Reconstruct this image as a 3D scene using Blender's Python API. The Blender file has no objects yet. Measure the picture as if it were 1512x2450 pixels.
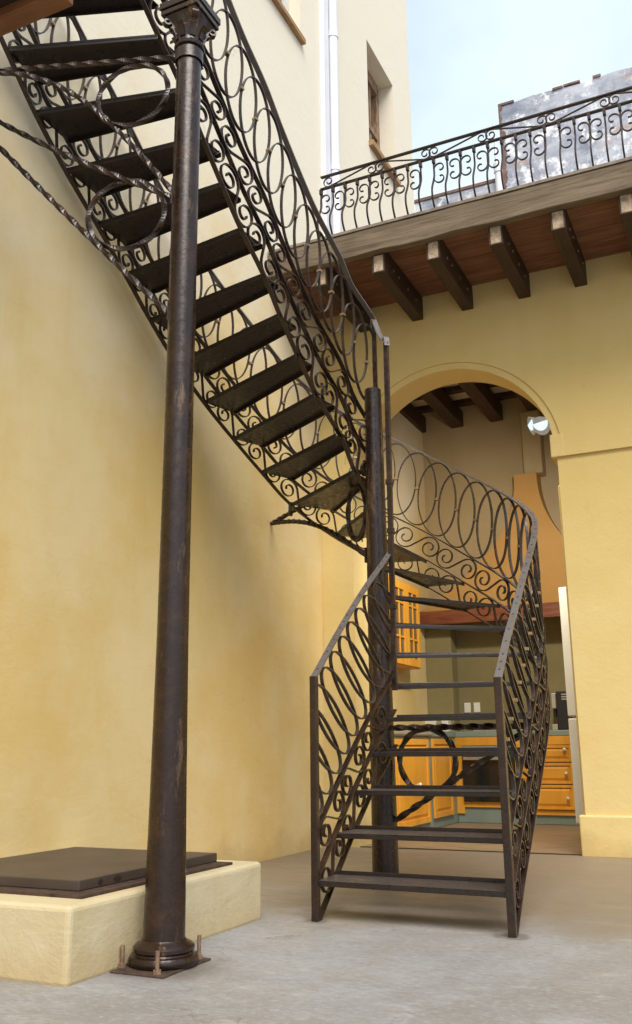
import bpy, math, random
from mathutils import Vector, Matrix, noise as mnoise
random.seed(7)
C = bpy.context.scene.collection
scene = bpy.context.scene
pi = math.pi

# ------------------------------------------------------------------ camera
F_PX, PITCH, ROLL, YAW, EYE = 2200.22, 0.250932, -0.0104739, 0.4377124, 0.8
cy_, sy_ = math.cos(YAW), math.sin(YAW)
cp_, sp_ = math.cos(PITCH), math.sin(PITCH)
fw = Vector((-sy_ * cp_, cy_ * cp_, sp_))
rt = Vector((cy_, sy_, 0))
up = rt.cross(fw)
rt2 = math.cos(ROLL) * rt + math.sin(ROLL) * up
up2 = -math.sin(ROLL) * rt + math.cos(ROLL) * up
cam_d = bpy.data.cameras.new("camera")
cam = bpy.data.objects.new("camera", cam_d)
C.objects.link(cam)
cam_d.sensor_fit = 'VERTICAL'
cam_d.sensor_height = 24.0
cam_d.sensor_width = 24.0
cam_d.lens = 24.0 * F_PX / 2450.0
cam_d.clip_start = 0.05
cam_d.clip_end = 3000
m = Matrix((rt2, up2, -fw)).transposed().to_4x4()
m.translation = Vector((0, 0, EYE))
cam.matrix_world = m
scene.camera = cam

# ------------------------------------------------------------------ world, sun, exposure
SUN_EL, SUN_AZ = math.radians(52), math.radians(36)      # azimuth measured from -y towards +x
sun_dir = Vector((math.cos(SUN_EL) * math.sin(SUN_AZ), -math.cos(SUN_EL) * math.cos(SUN_AZ), math.sin(SUN_EL)))
world = bpy.data.worlds.new("World")
scene.world = world
world.use_nodes = True
wt = world.node_tree
wt.nodes.clear()
wo = wt.nodes.new("ShaderNodeOutputWorld")
bg = wt.nodes.new("ShaderNodeBackground")
sky = wt.nodes.new("ShaderNodeTexSky")
sky.sky_type = 'NISHITA'
sky.sun_disc = False
sky.sun_elevation = SUN_EL
sky.sun_rotation = math.atan2(sun_dir.x, sun_dir.y)
sky.air_density = 1.0
sky.dust_density = 3.0
sky.ozone_density = 1.0
# thin high cloud veil over the blue
hsv = wt.nodes.new("ShaderNodeHueSaturation")
hsv.inputs["Saturation"].default_value = 0.75
tc = wt.nodes.new("ShaderNodeTexCoord")
nz = wt.nodes.new("ShaderNodeTexNoise")
nz.inputs["Scale"].default_value = 2.2
nz.inputs["Detail"].default_value = 5
cr = wt.nodes.new("ShaderNodeMapRange")
cr.inputs["From Min"].default_value = 0.35
cr.inputs["From Max"].default_value = 0.7
cr.inputs["To Min"].default_value = 0.25
cr.inputs["To Max"].default_value = 0.8
mx = wt.nodes.new("ShaderNodeMix")
mx.data_type = 'RGBA'
wt.links.new(tc.outputs["Generated"], nz.inputs["Vector"])
wt.links.new(nz.outputs["Fac"], cr.inputs["Value"])
wt.links.new(cr.outputs["Result"], mx.inputs["Factor"])
wt.links.new(sky.outputs["Color"], hsv.inputs["Color"])
wt.links.new(hsv.outputs["Color"], mx.inputs["A"])
mx.inputs["B"].default_value = (6.9, 8.1, 8.8, 1)
wt.links.new(mx.outputs["Result"], bg.inputs["Color"])
bg.inputs["Strength"].default_value = 0.075
wt.links.new(bg.outputs["Background"], wo.inputs["Surface"])

sl = bpy.data.lights.new("sun", 'SUN')
sl.energy = 1.9
sl.angle = math.radians(40)
sl.color = (1.0, 0.95, 0.87)
so = bpy.data.objects.new("sun", sl)
C.objects.link(so)
so.rotation_euler = sun_dir.to_track_quat('Z', 'Y').to_euler()
so.location = sun_dir * 40

scene.view_settings.view_transform = 'Standard'
scene.view_settings.look = 'None'
scene.view_settings.gamma = 1.0
scene.view_settings.exposure = 1.12
scene.render.engine = 'CYCLES'
scene.cycles.max_bounces = 8
scene.cycles.diffuse_bounces = 5

# ------------------------------------------------------------------ materials
def srgb(r, g, b):
    f = lambda c: (c / 255 / 12.92) if c / 255 <= 0.04045 else ((c / 255 + 0.055) / 1.055) ** 2.4
    return (f(r), f(g), f(b), 1)

class Mat:
    def __init__(s, name):
        s.m = bpy.data.materials.new(name)
        s.m.use_nodes = True
        s.t = s.m.node_tree
        s.b = s.t.nodes["Principled BSDF"]
        s.tc = s.t.nodes.new("ShaderNodeTexCoord")
    def n(s, kind, **kw):
        x = s.t.nodes.new(kind)
        for k, v in kw.items():
            setattr(x, k, v)
        return x
    def l(s, a, b): s.t.links.new(a, b)
    def noise(s, scale, detail=4, rough=0.55, stretch=(1, 1, 1), dist=0.0):
        mp = s.n("ShaderNodeMapping")
        mp.inputs["Scale"].default_value = stretch
        s.l(s.tc.outputs["Object"], mp.inputs["Vector"])
        x = s.n("ShaderNodeTexNoise")
        x.inputs["Scale"].default_value = scale
        x.inputs["Detail"].default_value = detail
        x.inputs["Roughness"].default_value = rough
        x.inputs["Distortion"].default_value = dist
        s.l(mp.outputs["Vector"], x.inputs["Vector"])
        return x.outputs["Fac"]
    def rng(s, v, a, b, c=0.0, d=1.0, smooth=False):
        x = s.n("ShaderNodeMapRange")
        if smooth: x.interpolation_type = 'SMOOTHSTEP'
        for k, q in (("From Min", a), ("From Max", b), ("To Min", c), ("To Max", d)):
            x.inputs[k].default_value = q
        s.l(v, x.inputs["Value"])
        return x.outputs["Result"]
    def mix(s, f, a, b, blend='MIX'):
        x = s.n("ShaderNodeMix")
        x.data_type = 'RGBA'
        x.blend_type = blend
        if hasattr(f, "links"): s.l(f, x.inputs["Factor"])
        else: x.inputs["Factor"].default_value = f
        for q, k in ((a, "A"), (b, "B")):
            if hasattr(q, "links"): s.l(q, x.inputs[k])
            else: x.inputs[k].default_value = q
        return x.outputs["Result"]
    def math(s, op, a, b):
        x = s.n("ShaderNodeMath", operation=op)
        for i, q in enumerate((a, b)):
            if hasattr(q, "links"): s.l(q, x.inputs[i])
            else: x.inputs[i].default_value = q
        return x.outputs[0]
    def bump(s, h, strength=0.2, dist=0.01):
        x = s.n("ShaderNodeBump")
        x.inputs["Strength"].default_value = strength
        x.inputs["Distance"].default_value = dist
        s.l(h, x.inputs["Height"])
        s.l(x.outputs["Normal"], s.b.inputs["Normal"])
    def sep(s):
        x = s.n("ShaderNodeSeparateXYZ")
        s.l(s.tc.outputs["Object"], x.inputs[0])
        return x.outputs
    def out(s, col, rough=0.6, metal=0.0, spec=0.5):
        if hasattr(col, "links"): s.l(col, s.b.inputs["Base Color"])
        else: s.b.inputs["Base Color"].default_value = col
        if hasattr(rough, "links"): s.l(rough, s.b.inputs["Roughness"])
        else: s.b.inputs["Roughness"].default_value = rough
        s.b.inputs["Metallic"].default_value = metal
        s.b.inputs["Specular IOR Level"].default_value = spec
        return s.m

def simple(name, col, rough=0.6, metal=0.0, var=0.15, scale=6, spec=0.5, bump=0.0, stretch=(1, 1, 1)):
    M = Mat(name)
    dk = tuple(c * (1 - var) for c in col[:3]) + (1,)
    lt = tuple(min(1, c * (1 + var)) for c in col[:3]) + (1,)
    f = M.noise(scale, 5, 0.6, stretch)
    c = M.mix(M.rng(f, 0.3, 0.7), dk, lt)
    if bump: M.bump(M.noise(scale * 6, 4, 0.6, stretch), bump, 0.01)
    return M.out(c, rough, metal, spec)

def plaster(name, base, light, dark, cream=None, z0=3.0, z1=6.0, rough_=0.25, foot=True):
    M = Mat(name)
    big = M.noise(0.9, 5, 0.6)
    mid = M.noise(3.2, 5, 0.6)
    fine = M.noise(38, 3, 0.6)
    c = M.mix(M.rng(big, 0.36, 0.64, 0, 1.0, True), base, light)
    c = M.mix(M.rng(mid, 0.5, 0.75, 0, 0.16, True), c, dark)
    streak = M.noise(2.6, 4, 0.6, (1.6, 1.6, 0.18))
    c = M.mix(M.rng(streak, 0.52, 0.74, 0, 0.2, True), c, dark)
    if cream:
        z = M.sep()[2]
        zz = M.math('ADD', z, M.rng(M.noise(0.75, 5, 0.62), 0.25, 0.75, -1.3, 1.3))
        c = M.mix(M.rng(zz, z0, z1, 0, 1, True), c, cream)  # brighter light on the upper wall, painted in as a paler colour
    if foot:
        zf = M.math('ADD', M.sep()[2], M.rng(M.noise(2.4, 5, 0.65), 0.3, 0.7, -0.10, 0.12))
        c = M.mix(M.rng(zf, 0.02, 0.22, 0.4, 0, True), c, (0.36, 0.24, 0.10, 1))  # contact shade painted into the plaster along the wall foot
    vo = M.n("ShaderNodeTexVoronoi", feature='DISTANCE_TO_EDGE')
    vo.inputs["Scale"].default_value = 0.75
    wv = M.n("ShaderNodeVectorMath", operation='ADD')
    nn = M.n("ShaderNodeTexNoise"); nn.inputs["Scale"].default_value = 2.5; nn.inputs["Detail"].default_value = 6
    M.l(M.tc.outputs["Object"], nn.inputs["Vector"])
    M.l(M.tc.outputs["Object"], wv.inputs[0]); M.l(nn.outputs["Color"], wv.inputs[1])
    M.l(wv.outputs[0], vo.inputs["Vector"])
    crack = M.math('MULTIPLY', M.rng(vo.outputs["Distance"], 0.0, 0.006, 1, 0), M.rng(M.noise(0.8, 3, 0.5), 0.52, 0.62))
    c = M.mix(M.math('MULTIPLY', crack, 0.3), c, (0.40, 0.28, 0.12, 1))
    h = M.math('ADD', M.math('MULTIPLY', mid, 0.8), M.math('MULTIPLY', fine, 0.25))
    trowel = M.noise(5.5, 6, 0.7, (1, 0.45, 1.3), 0.8)
    h = M.math('ADD', h, M.math('MULTIPLY', trowel, 0.6))
    M.bump(h, rough_, 0.02)
    return M.out(c, 0.88, 0, 0.25)

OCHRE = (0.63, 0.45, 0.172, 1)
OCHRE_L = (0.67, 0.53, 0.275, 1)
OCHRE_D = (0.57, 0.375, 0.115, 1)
LIT_CREAM = (0.72, 0.665, 0.545, 1)  # pale tone standing for the strongly lit upper wall
m_left = plaster("ochre_plaster_with_lit_top", OCHRE, OCHRE_L, OCHRE_D, LIT_CREAM, 2.4, 5.6)
m_back = plaster("ochre_plaster", (0.63, 0.465, 0.180, 1), (0.66, 0.51, 0.23, 1), (0.58, 0.405, 0.135, 1))
m_cream = plaster("cream_plaster", LIT_CREAM, (0.72, 0.67, 0.57, 1), (0.62, 0.55, 0.42, 1))
m_block = plaster("rough_block_plaster", (0.47, 0.39, 0.235, 1), (0.53, 0.465, 0.32, 1), (0.38, 0.29, 0.15, 1), rough_=0.4)
m_kwall = plaster("olive_kitchen_plaster", (0.37, 0.275, 0.145, 1), (0.40, 0.31, 0.18, 1), (0.31, 0.22, 0.105, 1))
m_tile_wall = plaster("olive_green_backsplash", (0.21, 0.172, 0.075, 1), (0.24, 0.20, 0.095, 1), (0.18, 0.14, 0.055, 1))
m_hood = plaster("orange_hood_plaster", (0.40, 0.215, 0.062, 1), (0.44, 0.25, 0.085, 1), (0.34, 0.17, 0.045, 1))

def iron(name, base=(0.021, 0.0115, 0.0085), rust=(0.060, 0.026, 0.014), rough=0.30, worn=0.0, bumpy=0.2):
    M = Mat(name)
    f = M.noise(7, 6, 0.65)
    c = M.mix(M.rng(f, 0.48, 0.72, 0, 0.8), base + (1,), rust + (1,))
    g = M.noise(22, 4, 0.6)
    c = M.mix(M.rng(g, 0.62, 0.75, 0, 0.5), c, (base[0] * 0.45, base[1] * 0.45, base[2] * 0.5, 1))
    if worn:
        w = M.noise(9, 6, 0.7, (1.4, 1.4, 0.28))
        c = M.mix(M.rng(w, 0.58, 0.68, 0, worn), c, (0.135, 0.080, 0.043, 1))
    r = M.rng(M.noise(30, 4, 0.6), 0.3, 0.7, rough - 0.12, rough + 0.16)
    M.bump(M.noise(60, 5, 0.65), bumpy, 0.004)
    return M.out(c, r, 0.15, 0.5)

m_iron = iron("painted_wrought_iron")
m_tread = iron("dark_steel_tread", (0.019, 0.013, 0.0115), (0.029, 0.0175, 0.0135), 0.34, 0.0, 0.06)
m_rail = iron("worn_flat_bar_iron", (0.035, 0.025, 0.022), (0.075, 0.046, 0.032), 0.30, 0.3)
m_hand = iron("rubbed_handrail_iron", (0.13, 0.115, 0.11), (0.11, 0.08, 0.065), 0.30, 0.2)
m_ttop = iron("dusty_tread_top", (0.062, 0.050, 0.047), (0.085, 0.066, 0.056), 0.42)
m_pillar = iron("cast_iron_column_paint", (0.018, 0.0085, 0.0058), (0.050, 0.022, 0.011), 0.26, 0.85)
m_clasp = simple("worn_brassy_clasp", (0.30, 0.20, 0.11, 1), 0.4, 0.5, 0.3, 40)
m_rust = simple("rusty_steel", (0.055, 0.03, 0.02, 1), 0.8, 0.1, 0.5, 25, bump=0.4)
m_bolt = simple("rusty_bolt_steel", (0.22, 0.14, 0.09, 1), 0.6, 0.4, 0.4, 40)
m_lid = simple("dark_painted_steel_lid", (0.060, 0.042, 0.034, 1), 0.5, 0.1, 0.25, 4, bump=0.08)

def wood(name, a, b, rough=0.65, stretch=(1, 12, 12), scale=2.0, bump=0.3):
    M = Mat(name)
    f = M.noise(scale, 7, 0.65, stretch, 0.6)
    c = M.mix(M.rng(f, 0.3, 0.7), a, b)
    k = M.noise(scale * 0.9, 3, 0.5)
    c = M.mix(M.rng(k, 0.55, 0.75, 0, 0.45), c, tuple(q * 0.5 for q in a[:3]) + (1,))
    M.bump(f, bump, 0.01)
    return M.out(c, rough, 0, 0.3)

m_joist = wood("dark_stained_joist", (0.030, 0.017, 0.011, 1), (0.060, 0.034, 0.021, 1), 0.6, (12, 1, 12))
m_deck = wood("reddish_deck_boards", (0.13, 0.055, 0.032, 1), (0.29, 0.135, 0.078, 1), 0.6, (1, 10, 1))
m_fascia = wood("weathered_grey_fascia", (0.085, 0.060, 0.040, 1), (0.21, 0.160, 0.105, 1), 0.85, (1, 9, 14), 2.2, 0.6)
m_endgrain = wood("bleached_joist_end", (0.24, 0.165, 0.105, 1), (0.62, 0.49, 0.35, 1), 0.85, (5, 5, 5), 5, 0.5)
m_beamor = wood("orange_brown_beam", (0.13, 0.05, 0.02, 1), (0.24, 0.105, 0.048, 1), 0.55, (1, 10, 10), 3)
m_soffit = wood("dark_soffit_boards", (0.022, 0.013, 0.010, 1), (0.045, 0.024, 0.017, 1), 0.7, (1, 10, 1))
m_kbeam = wood("brown_kitchen_beam", (0.036, 0.018, 0.012, 1), (0.075, 0.036, 0.024, 1), 0.6, (12, 1, 12))
m_mantel = wood("reddish_mantel_board", (0.13, 0.034, 0.014, 1), (0.26, 0.085, 0.035, 1), 0.4, (1, 8, 10), 2.5)
m_cab = wood("orange_varnished_pine", (0.66, 0.285, 0.024, 1), (0.78, 0.37, 0.045, 1), 0.36, (7, 7, 0.8), 1.6, 0.08)
m_oldwood = wood("rotted_window_wood", (0.10, 0.045, 0.02, 1), (0.42, 0.30, 0.20, 1), 0.9, (6, 6, 1), 8, 0.8)
m_sill = wood("brown_sill_wood", (0.22, 0.12, 0.055, 1), (0.42, 0.27, 0.14, 1), 0.85, (8, 1, 8), 4, 0.5)
m_teal = simple("grey_teal_tile", (0.20, 0.245, 0.20, 1), 0.4, 0, 0.12, 3)
m_ctop = simple("pale_counter_edge", (0.33, 0.29, 0.21, 1), 0.45, 0, 0.12, 6)
m_black = simple("black_glass", (0.012, 0.013, 0.011, 1), 0.12, 0, 0.1, 3)
m_blackp = simple("black_plastic", (0.014, 0.014, 0.014, 1), 0.3, 0, 0.2, 5)
m_steel = simple("brushed_steel", (0.55, 0.54, 0.50, 1), 0.3, 0.9, 0.1, 10)
m_white = simple("off_white_enamel", (0.72, 0.68, 0.58, 1), 0.4, 0, 0.04, 3)
m_socket = simple("white_plastic_socket", (0.75, 0.71, 0.60, 1), 0.4, 0, 0.03, 3)
m_pvc = simple("pale_grey_pvc", (0.66, 0.67, 0.72, 1), 0.5, 0, 0.06, 2)
m_knob = simple("ceramic_knob", (0.62, 0.55, 0.42, 1), 0.3, 0, 0.05, 3)
m_glass = simple("dark_window_pane", (0.10, 0.085, 0.05, 1), 0.15, 0, 0.3, 3)
m_ceil = simple("limewashed_ceiling", (0.60, 0.52, 0.38, 1), 0.9, 0, 0.1, 3)
m_stone = simple("grey_render_frame", (0.62, 0.60, 0.57, 1), 0.9, 0, 0.15, 4, bump=0.3)
m_dark = simple("unlit_room_dark", (0.03, 0.025, 0.02, 1), 0.9, 0, 0.2, 4)

def concrete():
    M = Mat("trowelled_grey_concrete")
    a = M.noise(0.7, 6, 0.62, (1, 1, 1), 0.2)
    b = M.noise(3.2, 8, 0.72, (1, 1.7, 1), 0.25)
    c_ = M.noise(13, 6, 0.7, (1, 1.6, 1))
    fine = M.noise(95, 3, 0.6)
    c = M.mix(M.rng(a, 0.40, 0.60, 0, 1, True), (0.215, 0.205, 0.195, 1), (0.275, 0.278, 0.285, 1))
    c = M.mix(M.rng(b, 0.50, 0.70, 0, 0.6, True), c, (0.185, 0.178, 0.175, 1))
    c = M.mix(M.rng(b, 0.30, 0.46, 0.6, 0, True), c, (0.385, 0.385, 0.39, 1))
    c = M.mix(M.rng(c_, 0.50, 0.66, 0, 0.5), c, (0.20, 0.185, 0.17, 1))
    c = M.mix(M.rng(fine, 0.60, 0.74, 0, 0.5), c, (0.12, 0.11, 0.10, 1))
    grit = M.noise(34, 6, 0.75, (1, 1.5, 1))
    c = M.mix(M.rng(grit, 0.52, 0.66, 0, 0.5), c, (0.16, 0.15, 0.14, 1))
    c = M.mix(M.rng(grit, 0.36, 0.46, 0.4, 0), c, (0.42, 0.42, 0.42, 1))
    vo = M.n("ShaderNodeTexVoronoi", feature='DISTANCE_TO_EDGE')
    vo.inputs["Scale"].default_value = 0.55
    wv = M.n("ShaderNodeVectorMath", operation='ADD')
    nn = M.n("ShaderNodeTexNoise"); nn.inputs["Scale"].default_value = 3.0; nn.inputs["Detail"].default_value = 7
    M.l(M.tc.outputs["Object"], nn.inputs["Vector"]); M.l(M.tc.outputs["Object"], wv.inputs[0]); M.l(nn.outputs["Color"], wv.inputs[1])
    M.l(wv.outputs[0], vo.inputs["Vector"])
    crack = M.math('MULTIPLY', M.rng(vo.outputs["Distance"], 0.0, 0.004, 1, 0), M.rng(M.noise(0.9, 3, 0.5), 0.48, 0.58))
    c = M.mix(M.math('MULTIPLY', crack, 0.55), c, (0.08, 0.07, 0.06, 1))
    # floor turns more tan towards the house wall
    y = M.sep()[1]
    yy = M.math('ADD', y, M.rng(M.noise(1.1, 4, 0.6), 0.3, 0.7, -0.8, 0.8))
    c = M.mix(M.rng(yy, 3.5, 5.4, 0, 0.9, True), c, (0.205, 0.16, 0.108, 1))
    # contact shade painted as grime round the feet of the ironwork
    g = None
    for (gx, gy, gr) in ((-2.16, 3.2, 0.30), (-2.143, 5.515, 0.26), (-2.02, 4.27, 0.09), (-1.07, 4.25, 0.09)):
        d = M.n("ShaderNodeVectorMath", operation='DISTANCE')
        M.l(M.tc.outputs["Object"], d.inputs[0]); d.inputs[1].default_value = (gx, gy, 0)
        dd = M.math('ADD', d.outputs["Value"], M.rng(b, 0.3, 0.7, -0.07, 0.07))
        f = M.rng(dd, gr * 0.45, gr, 0.6, 0, True)
        g = f if g is None else M.math('MAXIMUM', g, f)
    c = M.mix(g, c, (0.10, 0.075, 0.055, 1))
    M.bump(M.math('ADD', b, M.math('MULTIPLY', c_, 0.4)), 0.16, 0.01)
    return M.out(c, M.rng(b, 0.3, 0.7, 0.42, 0.66), 0, 0.4)
m_floor = concrete()

def ktile():
    M = Mat("tan_tile_floor")
    mp = M.n("ShaderNodeMapping")
    mp.inputs["Rotation"].default_value = (0, 0, math.radians(45))
    M.l(M.tc.outputs["Object"], mp.inputs["Vector"])
    br = M.n("ShaderNodeTexBrick")
    br.offset = 0.0
    br.inputs["Scale"].default_value = 1.0
    br.inputs["Brick Width"].default_value = 0.42
    br.inputs["Row Height"].default_value = 0.42
    br.inputs["Mortar Size"].default_value = 0.006
    br.inputs["Color1"].default_value = (0.25, 0.175, 0.10, 1)
    br.inputs["Color2"].default_value = (0.215, 0.15, 0.085, 1)
    br.inputs["Mortar"].default_value = (0.09, 0.06, 0.035, 1)
    M.l(mp.outputs["Vector"], br.inputs["Vector"])
    c = M.mix(M.rng(M.noise(5, 5, 0.6), 0.35, 0.7, 0, 0.4), br.outputs["Color"], (0.29, 0.22, 0.14, 1))
    return M.out(c, 0.45, 0, 0.4)
m_ktile = ktile()

def weathered():
    M = Mat("peeling_grey_render")
    a = M.noise(1.6, 8, 0.72, (1, 1, 1.2), 0.4)
    b = M.noise(3.4, 8, 0.74)
    d = M.noise(0.9, 5, 0.6, (0.6, 0.6, 2.2))
    c = M.mix(M.rng(a, 0.36, 0.62, 0, 1), (0.20, 0.22, 0.28, 1), (0.48, 0.50, 0.57, 1))
    c = M.mix(M.rng(b, 0.52, 0.60, 0, 0.85), c, (0.80, 0.81, 0.85, 1))
    c = M.mix(M.rng(d, 0.62, 0.68, 0, 0.6), c, (0.36, 0.24, 0.19, 1))
    M.bump(b, 0.5, 0.03)
    return M.out(c, 0.92, 0, 0.2)
m_weath = weathered()
m_pave = simple("dusty_terrace_paving", (0.20, 0.16, 0.125, 1), 0.9, 0, 0.35, 9, bump=0.3)
m_brick = simple("exposed_brick", (0.17, 0.10, 0.085, 1), 0.9, 0, 0.4, 9, bump=0.4)

def emit(name, col, strength):
    M = Mat(name)
    M.b.inputs["Emission Color"].default_value = col
    M.b.inputs["Emission Strength"].default_value = strength
    return M.out((0.6, 0.7, 0.8, 1), 0.2)
m_lens = emit("lit_lamp_lens", (0.66, 0.84, 1.0, 1), 0.42)
m_lampb = simple("pale_lamp_housing", (0.55, 0.60, 0.70, 1), 0.25, 0.3, 0.05, 3)

# ------------------------------------------------------------------ mesh helpers
class MB:
    def __init__(s): s.v, s.f, s.mi = [], [], []
    def add(s, vs, fs, mi=0):
        o = len(s.v)
        s.v += [tuple(v) for v in vs]
        s.f += [tuple(o + i for i in f) for f in fs]
        s.mi += [mi] * len(fs)
    def box(s, x0, x1, y0, y1, z0, z1, mi=0):
        vs = [(x, y, z) for z in (z0, z1) for y in (y0, y1) for x in (x0, x1)]
        s.add(vs, [(0, 2, 3, 1), (4, 5, 7, 6), (0, 1, 5, 4), (2, 6, 7, 3), (0, 4, 6, 2), (1, 3, 7, 5)], mi)
    def hexa(s, b, t, mi=0):       # two rings of n points, bottom and top
        n = len(b)
        s.add(list(b) + list(t), [tuple(reversed(range(n))), tuple(range(n, 2 * n))] +
              [(i, (i + 1) % n, n + (i + 1) % n, n + i) for i in range(n)], mi)
    def strip(s, pts, normals, w, t, closed=False, mi=0):
        n = len(pts)
        P = [Vector(p) for p in pts]
        vs = []
        for i in range(n):
            a = P[(i - 1) % n] if (closed or i > 0) else P[i]
            b = P[(i + 1) % n] if (closed or i < n - 1) else P[i]
            T = (b - a)
            T = T.normalized() if T.length > 1e-9 else Vector((0, 0, 1))
            N = Vector(normals[i] if isinstance(normals, list) else normals)
            N = (N - T * N.dot(T)).normalized()
            B = T.cross(N)
            for sw, st in ((-1, -1), (1, -1), (1, 1), (-1, 1)):
                vs.append(P[i] + N * (sw * w / 2) + B * (st * t / 2))
        fs = []
        for i in range(n if closed else n - 1):
            j = (i + 1) % n
            for k in range(4):
                l = (k + 1) % 4
                fs.append((i * 4 + k, i * 4 + l, j * 4 + l, j * 4 + k))
        if not closed:
            fs += [(3, 2, 1, 0), tuple((n - 1) * 4 + k for k in range(4))]
        s.add(vs, fs, mi)
    def bar(s, a, b, w, t, normal=(1, 0, 0), mi=0): s.strip([a, b], normal, w, t, False, mi)
    def twist(s, pts, w, turns_per_m, closed=False, ref=(0, 1, 0)):
        P = [Vector(p) for p in pts]
        d, L = [0], 0
        for i in range(1, len(P)):
            L += (P[i] - P[i - 1]).length
            d.append(L)
        if closed:
            L += (P[0] - P[-1]).length
            turns_per_m = round(L * turns_per_m * 4) / 4 / L
        N = []
        n = len(P)
        for i in range(n):
            a = P[(i - 1) % n] if (closed or i) else P[0]
            b = P[(i + 1) % n] if (closed or i < n - 1) else P[-1]
            T = (b - a).normalized()
            R = Vector(ref)
            R = (R - T * R.dot(T)).normalized()
            N.append(Matrix.Rotation(2 * pi * turns_per_m * d[i], 3, T) @ R)
        s.strip(P, N, w, w, closed)
    def lathe(s, prof, c, seg=32, mi=0, cap=True):
        vs, fs = [], []
        for r, z in prof:
            for k in range(seg):
                a = 2 * pi * k / seg
                vs.append((c[0] + r * math.cos(a), c[1] + r * math.sin(a), c[2] + z))
        for i in range(len(prof) - 1):
            for k in range(seg):
                l = (k + 1) % seg
                fs.append((i * seg + k, i * seg + l, (i + 1) * seg + l, (i + 1) * seg + k))
        if cap:
            fs.append(tuple(reversed(range(seg))))
            fs.append(tuple((len(prof) - 1) * seg + k for k in range(seg)))
        s.add(vs, fs, mi)
    def tube(s, a, b, r, seg=12, mi=0, r2=None):
        a, b = Vector(a), Vector(b)
        T = (b - a).normalized()
        u = T.orthogonal().normalized()
        v = T.cross(u)
        vs = []
        for p, rr in ((a, r), (b, r if r2 is None else r2)):
            for k in range(seg):
                q = 2 * pi * k / seg
                vs.append(p + (u * math.cos(q) + v * math.sin(q)) * rr)
        s.add(vs, [(k, (k + 1) % seg, seg + (k + 1) % seg, seg + k) for k in range(seg)] +
              [tuple(reversed(range(seg))), tuple(range(seg, 2 * seg))], mi)
    def ball(s, c, r, seg=12, rings=8, mi=0, sz=1.0):
        prof = [(r * math.sin(pi * i / rings) + 1e-5, -r * sz * math.cos(pi * i / rings)) for i in range(rings + 1)]
        s.lathe(prof, c, seg, mi, False)
    def build(s, name, mats, parent=None, smooth=False, bevel=0.0, segs=2):
        me = bpy.data.meshes.new(name)
        me.from_pydata(s.v, [], s.f)
        mats = mats if isinstance(mats, (list, tuple)) else [mats]
        for q in mats: me.materials.append(q)
        if len(mats) > 1: me.polygons.foreach_set("material_index", s.mi)
        me.update()
        if smooth:
            me.polygons.foreach_set("use_smooth", [True] * len(me.polygons))
            me.set_sharp_from_angle(angle=math.radians(38))
        o = bpy.data.objects.new(name, me)
        C.objects.link(o)
        if parent is not None:
            o.parent = parent
            o.matrix_parent_inverse = PINV.get(parent.name, Matrix())
        if bevel:
            b = o.modifiers.new("bevel", 'BEVEL')
            b.width = bevel
            b.segments = segs
            b.limit_method = 'ANGLE'
            b.angle_limit = math.radians(40)
        return o

PINV = {}
def tag(o, label=None, cat=None, group=None, kind=None):
    if label: o["label"] = label
    if cat: o["category"] = cat
    if group: o["group"] = group
    if kind: o["kind"] = kind
    return o
def thing(name, loc, label, cat, group=None):
    o = bpy.data.objects.new(name, None)
    C.objects.link(o)
    o.location = loc
    PINV[o.name] = Matrix.Translation(-Vector(loc))
    return tag(o, label, cat, group)
def catmull(K, n):
    """points through the knots K with n samples per span"""
    K = [Vector(k) for k in K]
    K = [2 * K[0] - K[1]] + K + [2 * K[-1] - K[-2]]
    out = []
    for i in range(1, len(K) - 2):
        p0, p1, p2, p3 = K[i - 1:i + 3]
        for j in range(n):
            t = j / n
            out.append(0.5 * ((2 * p1) + (p2 - p0) * t + (2 * p0 - 5 * p1 + 4 * p2 - p3) * t * t + (3 * p1 - p0 - 3 * p2 + p3) * t ** 3))
    out.append(K[-2])
    return out

# ------------------------------------------------------------------ the ground
LX = -3.41           # face of the tall left wall
BY = 7.42            # face of the arched back wall
g = MB()
g.add([(-60, -60, 0), (60, -60, 0), (60, 60, 0), (-60, 60, 0)], [(0, 1, 2, 3)])
tag(g.build("courtyard_floor", m_floor), kind="structure")
g = MB()
g.add([(-60, BY + 0.035, 0.006), (60, BY + 0.035, 0.006), (60, 60, 0.006), (-60, 60, 0.006)], [(0, 1, 2, 3)])
g.add([(-60, BY + 0.012, 0.003), (60, BY + 0.012, 0.003), (60, BY + 0.035, 0.003), (-60, BY + 0.035, 0.003)], [(0, 1, 2, 3)], 1)
tag(g.build("kitchen_floor", [m_ktile, m_dark]), kind="structure")

# ------------------------------------------------------------------ tall left wall with two upper windows
lw = thing("courtyard_wall", (LX, 4, 0), "tall yellow plaster wall whose brighter upstairs light is painted in cream, with two deep windows, beside the staircase", "wall")
YN, YF, ZT = -5.0, 10.51, 13.5
W1 = (5.7, 7.03, 7.72, 9.6)
W2 = (8.89, 9.80, 7.76, 9.22)
w = MB()
TH = 0.45
def wall_yz(mb, x, y0, y1, z0, z1, holes):
    ys = sorted({y0, y1} | {h[0] for h in holes} | {h[1] for h in holes})
    zs = sorted({z0, z1} | {h[2] for h in holes} | {h[3] for h in holes})
    for i in range(len(ys) - 1):
        for j in range(len(zs) - 1):
            ym, zm = (ys[i] + ys[i + 1]) / 2, (zs[j] + zs[j + 1]) / 2
            if any(h[0] < ym < h[1] and h[2] < zm < h[3] for h in holes): continue
            mb.add([(x, ys[i], zs[j]), (x, ys[i + 1], zs[j]), (x, ys[i + 1], zs[j + 1]), (x, ys[i], zs[j + 1])], [(0, 1, 2, 3)])
wall_yz(w, LX, YN, YF, 0, ZT, [W1, W2])
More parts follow.
